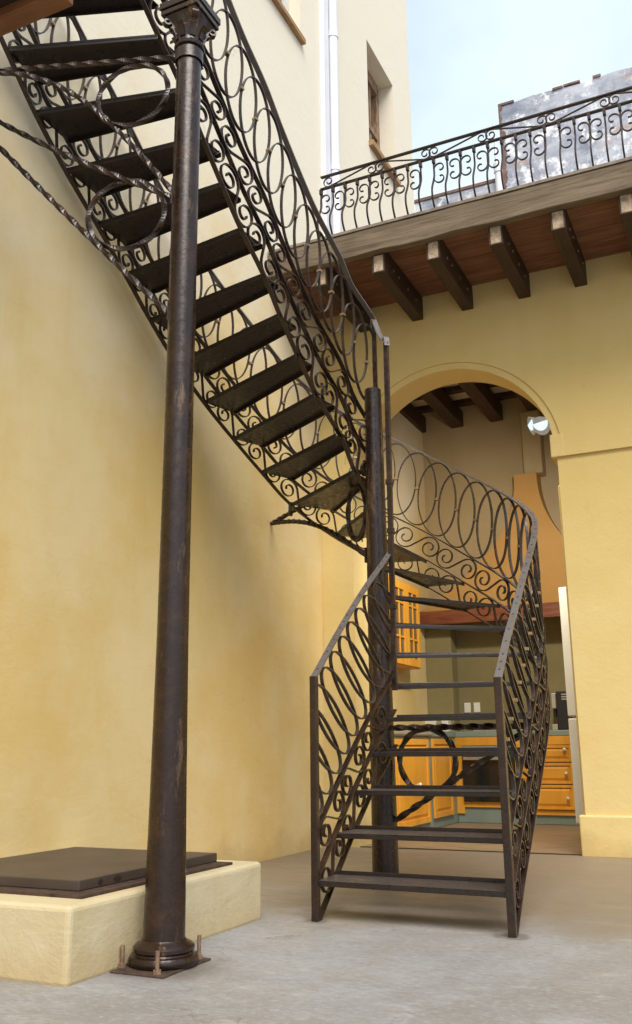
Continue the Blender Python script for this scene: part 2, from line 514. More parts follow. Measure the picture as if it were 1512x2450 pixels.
for a in (W1, W2):
    x0 = LX - TH
    w.add([(LX, a[0], a[2]), (LX, a[1], a[2]), (x0, a[1], a[2]), (x0, a[0], a[2])], [(0, 1, 2, 3)])
    w.add([(LX, a[0], a[3]), (x0, a[0], a[3]), (x0, a[1], a[3]), (LX, a[1], a[3])], [(0, 1, 2, 3)])
    w.add([(LX, a[0], a[2]), (x0, a[0], a[2]), (x0, a[0], a[3]), (LX, a[0], a[3])], [(0, 1, 2, 3)])
    w.add([(LX, a[1], a[2]), (LX, a[1], a[3]), (x0, a[1], a[3]), (x0, a[1], a[2])], [(0, 1, 2, 3)])
w.add([(LX, YF, 0), (LX - 8, YF, 0), (LX - 8, YF, ZT), (LX, YF, ZT)], [(0, 1, 2, 3)])
w.add([(LX, YN, ZT), (LX, YF, ZT), (LX - 8, YF, ZT), (LX - 8, YN, ZT)], [(0, 1, 2, 3)])
w.add([(LX, YN, 0), (LX, YN, ZT), (LX - 8, YN, ZT), (LX - 8, YN, 0)], [(0, 1, 2, 3)])
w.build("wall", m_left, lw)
# window 1 (only its lower far corner is in view)
f = MB()
f.box(LX - 0.2, LX - 0.13, W1[0] + 0.01, W1[1] - 0.01, W1[2] + 0.012, W1[2] + 0.11)
f.box(LX - 0.2, LX - 0.13, W1[1] - 0.1, W1[1] - 0.012, W1[2] + 0.113, W1[3] - 0.01)
f.box(LX - 0.2, LX - 0.13, W1[0] + 0.012, W1[0] + 0.1, W1[2] + 0.113, W1[3] - 0.01)
wn = f.build("window", m_stone, lw)
p = MB(); p.box(LX - 0.18, LX - 0.16, W1[0] + 0.1, W1[1] - 0.1, W1[2] + 0.11, W1[3] - 0.01); p.build("pane", m_glass, wn)
p = MB(); p.box(LX - 0.13, LX + 0.05, W1[0] - 0.03, W1[1] + 0.03, W1[2] - 0.04, W1[2] + 0.012); p.build("sill", m_sill, wn)
# window 2 with its rotted timber frame
f = MB()
fx0, fx1 = LX - 0.28, LX - 0.20
f.box(fx0, fx1, W2[0] + 0.01, W2[0] + 0.10, W2[2] + 0.015, W2[3] - 0.01)
f.box(fx0, fx1, W2[1] - 0.10, W2[1] - 0.01, W2[2] + 0.015, W2[3] - 0.01)
f.box(fx0, fx1 + 0.02, W2[0] + 0.1, W2[1] - 0.1, W2[3] - 0.16, W2[3] - 0.01)
for k in range(4):
    y = W2[0] + 0.2 + k * 0.13
    f.box(fx0 + 0.02, fx1 - 0.01, y, y + 0.05, W2[2] + 0.02 + random.random() * 0.2, W2[3] - 0.16)
f.box(fx0 + 0.015, fx1 + 0.008, W2[0] + 0.1, W2[1] - 0.1, W2[2] + 0.62, W2[2] + 0.70)
wn = f.build("window", m_oldwood, lw)
p = MB(); p.box(fx0 - 0.02, fx0, W2[0] + 0.005, W2[1] - 0.005, W2[2] + 0.01, W2[3] - 0.005); p.build("pane", m_dark, wn)
p = MB(); p.box(LX - 0.20, LX + 0.06, W2[0] - 0.02, W2[1] + 0.02, W2[2] - 0.05, W2[2] + 0.014); p.build("sill", m_sill, wn)

# drain pipe on the left wall, rising from the terrace
dp = thing("drain_pipe", (LX + 0.07, 7.72, 4.9), "pale grey plastic downpipe running up the pale upper wall between the two windows", "pipe")
p = MB()
p.tube((LX + 0.065, 7.70, 4.95), (LX + 0.065, 7.70, ZT - 0.3), 0.055, 18)
p.build("pipe", m_pvc, dp, True)
for z in (6.6, 8.25, 10.0, 12):
    q = MB(); q.tube((LX + 0.065, 7.70, z), (LX + 0.065, 7.70, z + 0.06), 0.062, 18)
    q.box(LX - 0.005, LX + 0.03, 7.62, 7.78, z + 0.01, z + 0.05)
    q.build("pipe_bracket", m_pvc, dp, True)
p = MB(); p.box(LX - 0.002, LX + 0.05, 7.50, 7.63, 4.95, ZT - 0.3); p.build("cable_duct", m_pvc, dp, bevel=0.006)

# ------------------------------------------------------------------ arched back wall
AX, AR, AZ, ARO = -2.20, 0.93, 3.12, 0.99
JL, JR = -3.11, -1.265
aw = thing("arched_wall", (-1, BY, 0), "yellow plaster house wall with a tall arched doorway under the balcony", "wall")
w = MB()
ZB = 4.82
XR = 9.0
RXK = 0.45          # right wall of the kitchen
def arc(r, n=48, x=AX, z=AZ): return [(x + r * math.cos(pi - pi * i / n), z + r * math.sin(pi - pi * i / n)) for i in range(n + 1)]
TW = 0.33
def quad_xz(mb, x0, x1, z0, z1, y, mi=0): mb.add([(x0, y, z0), (x1, y, z0), (x1, y, z1), (x0, y, z1)], [(0, 1, 2, 3)], mi)
# upper wall (above impost) proud by 25 mm
YU = BY - 0.025
outer = arc(ARO)
n = len(outer)
IMP0, IMP1 = 3.105, 3.30
vs = [(x, YU, z) for x, z in outer] + [(AX - ARO + 2 * ARO * i / (n - 1), YU, ZB) for i in range(n)]
# clip the ring to start above the impost
w.add(vs, [(i, i + 1, n + i + 1, n + i) for i in range(n - 1)])
quad_xz(w, LX, AX - ARO, IMP0, ZB, YU)
quad_xz(w, AX + ARO, XR, IMP0, ZB, YU)
# rebate band around the arch, 30 mm back
inner = arc(AR)
w.add([(x, YU, z) for x, z in outer] + [(x, YU + 0.014, z) for x, z in outer], [(i, n + i, n + i + 1, i + 1) for i in range(n - 1)])
w.add([(x, YU + 0.014, z) for x, z in outer] + [(x, YU + 0.014, z) for x, z in inner], [(i, n + i, n + i + 1, i + 1) for i in range(n - 1)])
w.add([(x, YU + 0.014, z) for x, z in inner] + [(x, BY + TW, z) for x, z in inner], [(i, n + i, n + i + 1, i + 1) for i in range(n - 1)])
w.add([(x, BY + TW, z) for x, z in inner] + [(AX - AR + 2 * AR * i / (n - 1), BY + TW, ZB) for i in range(n)], [(i, n + i, n + i + 1, i + 1) for i in range(n - 1)])
# underside of the proud upper wall
w.add([(LX, YU, IMP0), (AX - AR, YU, IMP0), (AX - AR, BY, IMP0), (LX, BY, IMP0)], [(3, 2, 1, 0)])
w.add([(AX + AR, YU, IMP0), (XR, YU, IMP0), (XR, BY, IMP0), (AX + AR, BY, IMP0)], [(3, 2, 1, 0)])
# lower wall
quad_xz(w, LX, JL, 0, IMP0, BY)
quad_xz(w, JR, XR, 0, IMP0, BY)
for x in (JL, JR):
    w.add([(x, BY, 0), (x, BY + TW, 0), (x, BY + TW, IMP0), (x, BY, IMP0)], [(0, 1, 2, 3)])
quad_xz(w, -3.46, JL, 0, ZB, BY + TW)
quad_xz(w, JR, RXK, 0, ZB, BY + TW)
w.build("wall", m_back, aw)
for s in (-1, 1):
    p = MB()
    if s > 0: p.box(-1.312, -1.20, YU - 0.003, BY + TW - 0.002, IMP0 - 0.003, IMP1)
    else: p.box(JL - 0.08, -3.075, YU - 0.003, BY + TW - 0.002, IMP0 - 0.003, IMP1)
    p.build("impost", m_back, aw, bevel=0.008)
p = MB(); p.box(-1.312, XR, BY - 0.028, BY + 0.05, -0.01, 0.29); p.build("skirting", m_back, aw, bevel=0.012)
p = MB(); p.box(JR - 0.02, JR + 0.06, BY + 0.02, BY + 0.10, 0.29, 2.88); p.build("door_stop", m_back, aw, bevel=0.02, segs=3)

# ------------------------------------------------------------------ balcony / terrace
bal = thing("balcony", (-1.4, 6.4, 4.8), "timber balcony over the arch with dark joists, grey fascia board and scrolled iron railing", "balcony")
FY0, FY1, FZ0, FZ1 = 6.34, 6.42, 4.735, 4.95
p = MB()
nx = 60
vs, fs = [], []
for i in range(nx + 1):
    x = LX + 0.012 + (XR - LX) * i / nx
    e = 0.006 * math.sin(i * 1.7) + 0.004 * math.sin(i * 4.1)
    vs += [(x, FY0, FZ0 + e), (x, FY0 - 0.004, FZ1 + e * 0.6), (x, FY1, FZ1 + e * 0.6), (x, FY1, FZ0 + e)]
for i in range(nx):
    for k in range(4):
        l = (k + 1) % 4
        fs.append((i * 4 + k, (i + 1) * 4 + k, (i + 1) * 4 + l, i * 4 + l))
fs += [(0, 1, 2, 3), tuple(nx * 4 + k for k in (3, 2, 1, 0))]
p.add(vs, fs)
p.build("fascia_board", m_fascia, bal, bevel=0.006)
p = MB(); p.box(LX + 0.012, RXK + 0.02, FY0 - 0.012, BY + 5, FZ1 + 0.006, FZ1 + 0.03); p.build("terrace_paving", m_pave, bal)
bi = 0
y = FY1 + 0.004
bd = MB()
while y < BY + 0.02:
    dz = random.uniform(0, 0.006)
    bd.box(LX + 0.012, XR, y, min(y + 0.118, BY + 0.05), 4.802 + dz, 4.83)
    y += 0.122
bd.build("deck_boards", m_deck, bal)
for x in (-2.93, -2.41, -1.94, -1.43, -0.95, -0.45, 0.05, 0.55):
    p = MB()
    p.box(x - 0.052, x + 0.052, FY1 + 0.003, BY + 0.2, 4.577, 4.799)
    j = p.build("joist", m_joist, bal, bevel=0.004)
    p = MB()
    p.box(x - 0.042, x + 0.042, FY1 - 0.006, FY1 + 0.003, 4.59, 4.732)
    p.build("end_grain", m_endgrain, j)
    p = MB()
    p.box(x - 0.0525, x - 0.044, FY1 - 0.015, FY1 + 0.0025, 4.576, 4.732)
    p.box(x + 0.044, x + 0.0525, FY1 - 0.015, FY1 + 0.0025, 4.576, 4.732)
    p.box(x - 0.0438, x + 0.0438, FY1 - 0.015, FY1 + 0.0025, 4.576, 4.586)
    p.build("end_frame", m_rust, j)
    for yy in (6.62, 6.75, 6.98, 7.2):
        p = MB()
        p.tube((x + 0.05, yy, 4.68), (x + 0.061, yy, 4.68), 0.012, 8)
        p.build("joist_bolt", m_bolt, j)

# railing on the balcony
RY = 6.37
RZT, RZM, RZB = 5.585, 5.47, FZ1 + 0.008
x0r, x1r = -2.90, 0.40
r = MB()
r.box(x0r, x1r, RY - 0.016, RY + 0.016, RZT - 0.01, RZT)
r.box(x0r, x1r, RY - 0.016, RY + 0.016, RZM - 0.01, RZM)
rail = r.build("railing", m_iron, bal)
def spiral(cx, cz, r0, r1, a0, a1, n=26):
    return [(cx + (r0 + (r1 - r0) * (i / n) ** 0.8) * math.cos(a0 + (a1 - a0) * i / n),
             cz + (r0 + (r1 - r0) * (i / n) ** 0.8) * math.sin(a0 + (a1 - a0) * i / n)) for i in range(n + 1)]
def s_curve(d, R, turns=1.25, r0=0.22):
    """S-scroll: two spirals joined by a straight, centred on the origin, local (t, b)"""
    ph = math.acos(min(1, R / d))
    A = spiral(-d, 0, R * r0, R, ph + 2 * pi * turns, ph, 30)
    B = [(-x, -z) for x, z in reversed(A)]
    return A + B
PB = 0.1125
belly = [(0, 0), (0, -0.10), (0.004, -0.17), (-0.03, -0.25), (-0.075, -0.34), (-0.075, -0.42), (-0.035, -0.49), (0.0, -0.525)]
bp = catmull([(0, a, b) for a, b in belly], 5)
nb = int((x1r - x0r) / PB)
for i in range(nb + 1):
    x = x0r + i * PB
    p = MB()
    p.strip([(x, RY + q.y, RZM + q.z * (RZM - RZB) / 0.525) for q in bp], (1, 0, 0), 0.013, 0.013)
    p.box(x - 0.011, x + 0.011, RY - 0.017, RY + 0.017, RZM - 0.06, RZM - 0.012)
    p.build("baluster", m_iron, rail)
for g_ in range(4):
    for k in range(4):
        ib = g_ * 9 + k * 2 + 1
        x = x0r + ib * PB
        if x > x1r - 0.1: continue
        for sg in (-1, 1):
            # C-scroll opening towards its baluster, both ends curled in
            pts = []
            zc = RZM - 0.172
            # spiral from inside outwards, ending at the outer side (angle 0), going clockwise
            A = [(0.052 + (0.012 + 0.036 * (i / 22)) * math.cos(1.6 * pi * (1 - i / 22)),
                  0.038 + (0.012 + 0.036 * (i / 22)) * math.sin(1.6 * pi * (1 - i / 22))) for i in range(23)]
            pts = A + [(a, -b) for a, b in reversed(A)]
            p = MB()
            p.strip([(x + sg * a * 1.08, RY - 0.004 - 0.015, zc + b * 1.15) for a, b in pts], (0, 1, 0), 0.014, 0.0085)
            p.build("c_scroll", m_iron, rail)
sc = s_curve(0.200, 0.050, 1.3, 0.22)
for k in range(7):
    xc = x0r + 0.27 + k * 0.475
    if xc > x1r: break
    sg = 1 if k % 2 == 0 else -1
    p = MB()
    p.strip([(xc + a, RY, (RZT + RZM) / 2 - 0.005 + (-sg) * b) for a, b in sc], (0, 1, 0), 0.014, 0.007)
    p.build("s_scroll", m_iron, rail)

# ------------------------------------------------------------------ what stands beyond the terrace
wb = thing("weathered_building", (-0.6, 13, 0), "peeling grey rendered building with exposed brick edges beyond the balcony railing", "building")
p = MB()
nxx, nzz = 40, 26
xa, xb, za, zb = -2.70, 8.0, 0.0, 10.93
vs, fs = [], []
for i in range(nxx + 1):
    x = xa + (xb - xa) * i / nxx
    t = zb + 0.05 * mnoise.noise(Vector((x * 1.7, 3, 0))) + 0.02 * mnoise.noise(Vector((x * 7, 1, 0))) - 0.012 * (x - xa)
    vs += [(x, 13, za), (x, 13, t), (x, 14.2, t), (x, 14.2, za)]
for i in range(nxx):
    for k in range(3):
        fs.append((i * 4 + k, (i + 1) * 4 + k, (i + 1) * 4 + k + 1, i * 4 + k + 1))
fs += [(0, 1, 2, 3)]
p.add(vs, fs)
p.build("wall", m_weath, wb)
x = xa - 0.02
while x < -0.3:
    wd = random.uniform(0.12, 0.3)
    if random.random() < 0.22:
        q = MB(); q.box(x, x + wd - 0.01, 12.98, 13.25, zb + random.uniform(-0.02, 0.0), zb + random.uniform(0.015, 0.03)); q.build("coping_brick", m_brick, wb)
    x += wd
p = MB()
e0 = [xa + random.uniform(0.0, 0.08) for k in range(40)]
for k in range(39):
    z = 8.9 + k * 0.052
    p.add([(xa - 0.02, 12.985, z), (e0[k], 12.985, z), (e0[k + 1], 12.985, z + 0.052), (xa - 0.02, 12.985, z + 0.052), (xa - 0.02, 13.2, z), (xa - 0.02, 13.2, z + 0.052)], [(0, 1, 2, 3), (0, 3, 5, 4)])
p.build("brick_edge", m_brick, wb)
pw = thing("parapet_wall", (-3.3, 12.6, 0), "low grey coping wall with a brick top behind the balcony railing", "wall")
p = MB(); p.box(-4.04, -2.72, 12.5, 12.8, 0, 9.22); p.build("wall", m_weath, pw)
p = MB(); p.box(-4.06, -2.72, 12.48, 12.82, 9.222, 9.28); p.build("coping", m_brick, pw, bevel=0.01)
vp = thing("vent_pipe", (-2.72, 12.4, 8), "white plastic pipe standing in front of the peeling grey building", "pipe")
p = MB(); p.tube((-2.66, 12.4, 5.0), (-2.66, 12.4, 9.4), 0.055, 14); p.tube((-2.68, 12.4, 9.38), (-2.68, 12.4, 10.15), 0.02, 10)
p.build("pipe", m_pvc, vp, True)
p = MB(); p.tube((-2.66, 12.4, 9.3), (-2.66, 12.4, 9.45), 0.068, 14); p.build("pipe_collar", m_pvc, vp, True)

# ------------------------------------------------------------------ kitchen beyond the arch
KX, KY, KZ = -3.46, 10.45, 4.86
kl = MB(); kl.add([(KX, BY + TW, 0), (KX, KY, 0), (KX, KY, KZ), (KX, BY + TW, KZ)], [(0, 1, 2, 3)])
kr = thing("kitchen_wall", (-2, KY, 0), "olive plaster kitchen walls seen through the arch behind the stairs", "wall")
p = MB()
p.add(kl.v, kl.f)
p.add([(KX, KY, 2.2), (RXK, KY, 2.2), (RXK, KY, KZ), (KX, KY, KZ)], [(0, 1, 2, 3)])
# right wall of the kitchen; unseen opening added to let daylight in
for (ya, yb_, za_, zb_) in ((BY + TW, 7.95, 0, KZ), (10.2, KY, 0, KZ), (7.95, 10.2, 0, 0.9), (7.95, 10.2, 4.3, KZ)):
    p.add([(RXK, ya, za_), (RXK, yb_, za_), (RXK, yb_, zb_), (RXK, ya, zb_)], [(0, 1, 2, 3)])
p.build("wall", m_kwall, kr)
p = MB(); p.add([(KX, KY, 0), (RXK, KY, 0), (RXK, KY, 2.2), (KX, KY, 2.2)], [(0, 1, 2, 3)]); p.build("backsplash", m_tile_wall, kr)
p = MB(); p.box(KX, KX + 0.36, KY - 0.22, KY, 0.9, 2.14); p.build("corner_pier", m_tile_wall, kr, bevel=0.01)
kc = thing("kitchen_ceiling", (-2, 9, KZ), "limewashed kitchen ceiling on heavy brown beams inside the arch", "ceiling")
p = MB(); p.box(KX, RXK, BY + TW, KY + 0.1, KZ, KZ + 0.08); p.build("ceiling_slab", m_ceil, kc)
for x in (-3.40, -2.92, -2.43, -1.94, -1.45, -0.95, -0.45):
    p = MB(); p.box(x - 0.11, x + 0.045, BY + TW, KY, 4.60, 4.80); p.build("beam", m_kbeam, kc, bevel=0.006)
for y in (8.0, 8.45, 8.9, 9.35, 9.8, 10.25):
    p = MB(); p.box(KX, RXK, y - 0.06, y + 0.05, 4.802, 4.858); p.build("batten", m_kbeam, kc)

# hood: flared orange plaster on a mantel board
hd = thing("range_hood", (-2.4, 10.2, 2.2), "orange plaster cooker hood flaring up to a narrow flue above a dark mantel board", "hood")
HC, HZ0, HZ1 = -2.12, 2.295, 3.83
def half_w(t): return 0.13 + (1.30 - 0.13) * (1 - t) ** 2.3
p = MB()
rows = 24
for i in range(rows + 1):
    t = i / rows
    z = HZ0 + (HZ1 - HZ0) * t
    hw = half_w(t)
    yf = 10.06 + 0.14 * min(1, t * 1.6)
    p.v += [(max(HC - hw, KX + 0.002), yf, z), (HC + hw, yf, z), (HC + hw, KY, z), (max(HC - hw, KX + 0.002), KY, z)]
for i in range(rows):
    for k in range(4):
        l = (k + 1) % 4
        p.f.append((i * 4 + k, i * 4 + l, (i + 1) * 4 + l, (i + 1) * 4 + k)); p.mi.append(0)
p.f.append((rows * 4, rows * 4 + 1, rows * 4 + 2, rows * 4 + 3)); p.mi.append(0)
p.build("hood_shell", m_hood, hd)
p = MB(); p.box(HC - 0.02, HC + 0.20, 10.24, KY, HZ1, 4.6); p.build("flue", m_kwall, hd, bevel=0.02)
p = MB(); p.box(KX + 0.002, HC + 1.45, 9.99, 10.12, 2.135, 2.293); p.build("mantel_board", m_mantel, hd, bevel=0.005)
p = MB(); p.box(KX + 0.02, HC + 1.4, 10.12, KY - 0.01, 2.20, 2.25); p.build("hood_underside", m_kwall, hd)

# base cabinets with tiled carcass
def panel_door(par, org, ux, w_, h_, nrm, name="door", knob=None, drawer=False):
    """framed panel door: origin, unit vector along its width, width, height, outward normal"""
    O, U, N = Vector(org), Vector(ux), Vector(nrm)
    Z = Vector((0, 0, 1))
    def slab(mb, u0, u1, z0, z1, d0, d1):
        b = [O + U * u + Z * z0 + N * d for u, d in ((u0, d0), (u1, d0), (u1, d1), (u0, d1))]
        t = [O + U * u + Z * z1 + N * d for u, d in ((u0, d0), (u1, d0), (u1, d1), (u0, d1))]
        mb.hexa(b, t)
    fr = 0.055 if not drawer else 0.028
    mb = MB()
    slab(mb, 0, fr, 0, h_, 0, 0.022); slab(mb, w_ - fr, w_, 0, h_, 0, 0.022)
    slab(mb, fr, w_ - fr, 0, fr, 0, 0.0215); slab(mb, fr, w_ - fr, h_ - fr, h_, 0, 0.0215)
    slab(mb, fr, w_ - fr, fr, h_ - fr, 0, 0.006)
    if w_ > 0.2 and h_ > 0.14:
        b_ = 0.03
        i0 = [O + U * u + Z * z + N * 0.006 for u, z in ((fr + .006, fr + .006), (w_ - fr - .006, fr + .006), (w_ - fr - .006, h_ - fr - .006), (fr + .006, h_ - fr - .006))]
        i1 = [O + U * u + Z * z + N * 0.018 for u, z in ((fr + b_, fr + b_), (w_ - fr - b_, fr + b_), (w_ - fr - b_, h_ - fr - b_), (fr + b_, h_ - fr - b_))]
        mb.add(i0 + i1, [(4, 5, 6, 7)] + [(i, (i + 1) % 4, 4 + (i + 1) % 4, 4 + i) for i in range(4)])
    d = mb.build(name, m_cab, par, bevel=0.003)
    if knob:
        kb = MB()
        c = O + U * knob[0] + Z * knob[1]
        kb.tube(c + N * 0.02, c + N * 0.04, 0.008, 8)
        kb.ball(c + N * 0.05, 0.019)
        kb.build("knob", m_knob, d, True)
    return d
kb_ = thing("base_cabinets", (-2.6, 10, 0), "orange pine base cabinets in a grey teal tiled counter under the hood", "cabinets")
CT = 0.955
LF = -3.0
p = MB()
p.box(KX + 0.004, LF, 7.92, 9.05, 0.008, CT - 0.06)
p.box(KX + 0.004, LF - 0.05, 9.05, 10.06, 0.008, CT - 0.06)
p.box(LF - 0.05, 0.2, 10.06, KY - 0.004, 0.008, CT - 0.06)
p.build("tiled_carcass", m_teal, kb_, bevel=0.004)
p = MB()
p.box(KX + 0.004, LF - 0.035, 9.055, 10.04, CT - 0.06, CT)
p.box(KX + 0.004, 0.2, 10.04, KY - 0.004, CT - 0.06, CT)
p.build("counter", m_teal, kb_, bevel=0.008)
p = MB(); p.box(KX + 0.006, LF + 0.03, 7.90, 9.05, CT - 0.058, CT + 0.004); p.build("rounded_counter_end", m_ctop, kb_, bevel=0.022, segs=4)
panel_door(kb_, (LF + 0.002, 7.99, 0.095), (0, 1, 0), 0.93, 0.775, (1, 0, 0), knob=(0.55, 0.36))
panel_door(kb_, (LF - 0.048, 9.20, 0.105), (0, 1, 0), 0.64, 0.77, (1, 0, 0))
# face frame round the oven and the drawers
OX0, OX1 = -3.11, -2.40
p = MB()
p.box(OX0, -1.1, 10.035, 10.059, 0.805, CT - 0.062)
p.box(OX0, OX0 + 0.14, 10.036, 10.0585, 0.10, 0.804)
p.box(OX0 + 0.14, OX1, 10.037, 10.058, 0.167, 0.225)
p.box(OX1, OX1 + 0.07, 10.036, 10.0585, 0.10, 0.804)
p.box(-1.80, -1.70, 10.036, 10.0585, 0.10, 0.804)
p.box(OX1 + 0.07, -1.80, 10.037, 10.058, 0.10, 0.152)
p.build("face_frame", m_cab, kb_, bevel=0.003)
for (a, b, kz) in ((0.158, 0.402, 0.27), (0.412, 0.622, 0.518), (0.632, 0.800, 0.757)):
    panel_door(kb_, (OX1 + 0.075, 10.034, a), (1, 0, 0), 0.525, b - a, (0, -1, 0), "drawer", (0.46, kz - a), True)

ov = thing("oven", (-2.7, 10.05, 0.3), "black glass built-in oven with a steel bar handle under the cooktop", "oven")
p = MB(); p.box(OX0 + 0.145, OX1 - 0.005, 10.0, 10.057, 0.23, 0.665); ovd = p.build("oven_door", m_black, ov, bevel=0.004)
p = MB(); p.box(OX0 + 0.17, OX1 - 0.03, 9.95, 9.97, 0.655, 0.685); p.box(OX0 + 0.20, OX0 + 0.22, 9.965, 10.0, 0.655, 0.664); p.box(OX1 - 0.08, OX1 - 0.06, 9.965, 10.0, 0.655, 0.664)
p.build("handle", m_steel, ovd, bevel=0.003)
p = MB(); p.box(OX0 + 0.145, OX1 - 0.005, 10.005, 10.056, 0.69, 0.80); cpn = p.build("control_panel", m_teal, ov, bevel=0.003)
for k in range(4):
    q = MB(); q.tube((OX0 + 0.21 + k * 0.13, 10.005, 0.765), (OX0 + 0.21 + k * 0.13, 9.98, 0.765), 0.02, 14); q.build("control_knob", m_steel, cpn, True)

ct = thing("cooktop", (-2.55, 10.25, CT), "black gas cooktop grates on the teal counter beneath the hood", "cooktop")
p = MB(); p.box(-2.86, -2.2, 10.13, 10.43, CT + 0.001, CT + 0.015); p.build("steel_tray", m_steel, ct, bevel=0.003)
for k in range(4):
    q = MB()
    xx = -2.84 + k * 0.16
    for j in range(4):
        q.box(xx + j * 0.043, xx + j * 0.043 + 0.012, 10.15, 10.41, CT + 0.04, CT + 0.055)
    q.box(xx, xx + 0.141, 10.15, 10.162, CT + 0.016, CT + 0.039); q.box(xx, xx + 0.141, 10.40, 10.41, CT + 0.016, CT + 0.039)
    q.lathe([(0.04, 0), (0.045, 0.01), (0.02, 0.022)], (xx + 0.07, 10.27, CT + 0.016), 14)
    q.build("grate", m_blackp, ct)

wc = thing("wall_cabinet", (KX, 9.0, 1.6), "orange wall cupboard with two glazed doors left inside the arch", "cabinet")
p = MB(); p.box(KX + 0.003, -3.22, 8.62, 9.46, 1.60, 2.47); p.build("cabinet_box", m_cab, wc, bevel=0.004)
for k in range(2):
    y0 = 8.63 + k * 0.415
    fr = MB()
    xx0, xx1 = -3.219, -3.196
    z0_, z1_ = 1.61, 2.46
    fr.box(xx0, xx1, y0, y0 + 0.065, z0_, z1_); fr.box(xx0, xx1, y0 + 0.34, y0 + 0.405, z0_, z1_)
    fr.box(xx0, xx1 - 0.001, y0 + 0.065, y0 + 0.34, z0_, z0_ + 0.08); fr.box(xx0, xx1 - 0.001, y0 + 0.065, y0 + 0.34, z1_ - 0.08, z1_)
    fr.box(xx0 + 0.004, xx1 - 0.004, y0 + 0.19, y0 + 0.213, z0_ + 0.08, z1_ - 0.08)
    for zz in (1.88, 2.23):
        fr.box(xx0 + 0.005, xx1 - 0.005, y0 + 0.066, y0 + 0.339, zz, zz + 0.022)
    d = fr.build("glazed_door", m_cab, wc, bevel=0.003)
    q = MB(); q.box(xx0 + 0.001, xx0 + 0.0035, y0 + 0.066, y0 + 0.339, z0_ + 0.081, z1_ - 0.081); q.build("pane", m_glass, d)

cm = thing("coffee_machine", (-1.9, 10.2, CT), "black coffee machine with a steel front on the counter beside the fridge", "coffee machine")
p = MB(); p.box(-1.93, -1.76, 10.07, 10.36, CT + 0.001, CT + 0.40); p.build("body", m_blackp, cm, bevel=0.012)
p = MB(); p.box(-1.99, -1.931, 10.08, 10.34, CT + 0.001, CT + 0.06); p.build("drip_tray", m_steel, cm, bevel=0.004)
p = MB(); p.box(-1.985, -1.931, 10.09, 10.33, CT + 0.22, CT + 0.385); p.build("brew_head", m_steel, cm, bevel=0.01)
p = MB(); p.tube((-1.96, 10.15, CT + 0.14), (-1.96, 10.15, CT + 0.22), 0.022, 12); p.build("spout", m_blackp, cm, True)
p = MB()
for k in range(3): p.box(-1.87, -1.79, 10.066, 10.07, CT + 0.31 + k * 0.025, CT + 0.322 + k * 0.025)
p.build("vent_slots", m_steel, cm)

ap = thing("kitchen_timer", (-3.0, 10.3, CT), "small white countertop appliance with a round dial on the counter by the cooktop", "appliance")
p = MB(); p.box(-3.42, -3.14, 10.12, 10.28, CT + 0.001, CT + 0.15); p.build("body", m_white, ap, bevel=0.012)
p = MB(); p.tube((-3.24, 10.12, CT + 0.10), (-3.24, 10.10, CT + 0.10), 0.032, 16); p.build("dial", m_steel, ap, True)
for k, xx in enumerate((-3.04, -2.93)):
    p = MB(); p.box(xx, xx + 0.075, KY - 0.014, KY - 0.001, 1.17, 1.28)
    o = p.build("wall_socket", m_socket, None, bevel=0.004)
    tag(o, ["white wall socket nearer the corner pier on the olive backsplash", "white wall socket nearer the hood centre on the olive backsplash"][k], "socket", "sockets on the kitchen backsplash")

fr = thing("refrigerator", (-1.1, 8.5, 0), "tall off-white fridge standing just inside the right jamb of the arch", "fridge")
p = MB(); p.box(-1.47, -0.75, 8.37, 8.95, 0.10, 2.15); p.build("body", m_white, fr, bevel=0.01)
p = MB(); p.box(-1.50, -0.75, 8.30, 8.366, 1.04, 2.17); p.build("door", m_white, fr, bevel=0.012)
p = MB(); p.box(-1.50, -0.75, 8.30, 8.366, 0.155, 1.025); p.build("door", m_white, fr, bevel=0.012)
p = MB(); p.box(-1.38, -0.77, 8.42, 8.93, 0.002, 0.10); p.build("plinth", m_blackp, fr)

fl = thing("floodlight", (-1.36, 7.5, 3.45), "lit twin-headed spotlight fixed under the right haunch of the arch", "lamp")
p = MB(); p.box(-1.335, -1.285, 7.43, 7.60, 3.40, 3.58); p.build("mount", m_lampb, fl, bevel=0.006)
for k, (c, dirv) in enumerate((((-1.365, 7.46, 3.42), (-0.35, -0.75, -0.45)), ((-1.45, 7.54, 3.46), (-0.75, -0.35, -0.25)))):
    c = Vector(c); d = Vector(dirv).normalized()
    p = MB()
    p.tube(c - d * 0.05, c + d * 0.035, 0.045, 20, 0, 0.082)
    hdl = p.build("lamp_head", m_lampb, fl, True)
    q = MB()
    uu = d.cross(Vector((0, 0, 1))).normalized(); vv = uu.cross(d)
    arcp = [c + d * 0.0355 + (uu * math.cos(-pi * i / 20) + vv * (math.sin(-pi * i / 20) * 1.0 + 0.45)) * 0.072 for i in range(21)]
    q.hexa(arcp, [a_ + d * 0.004 for a_ in arcp]); q.build("lens", m_lens, hdl)
    q = MB(); q.tube(c - d * 0.04, Vector((-1.30, c.y + 0.02, c.z + 0.10)), 0.008, 8); q.build("arm", m_steel, hdl)
    li = bpy.data.lights.new("floodlight_lamp", 'SPOT')
    li.energy = 110 if k else 25
    li.spot_size = math.radians(125)
    li.spot_blend = 0.8
    li.color = (1.0, 0.93, 0.80)
    li.shadow_soft_size = 0.07
    lo = bpy.data.objects.new("floodlight_lamp", li)
    C.objects.link(lo)
    aim = Vector((-0.55, 1.0, -0.75)) if k else Vector((-0.5, 0.2, -1.0))
    lo.location = c + aim.normalized() * 0.16
    lo.rotation_euler = (-aim).to_track_quat('Z', 'Y').to_euler()
    lo.parent = fl
    lo.matrix_parent_inverse = PINV[fl.name]

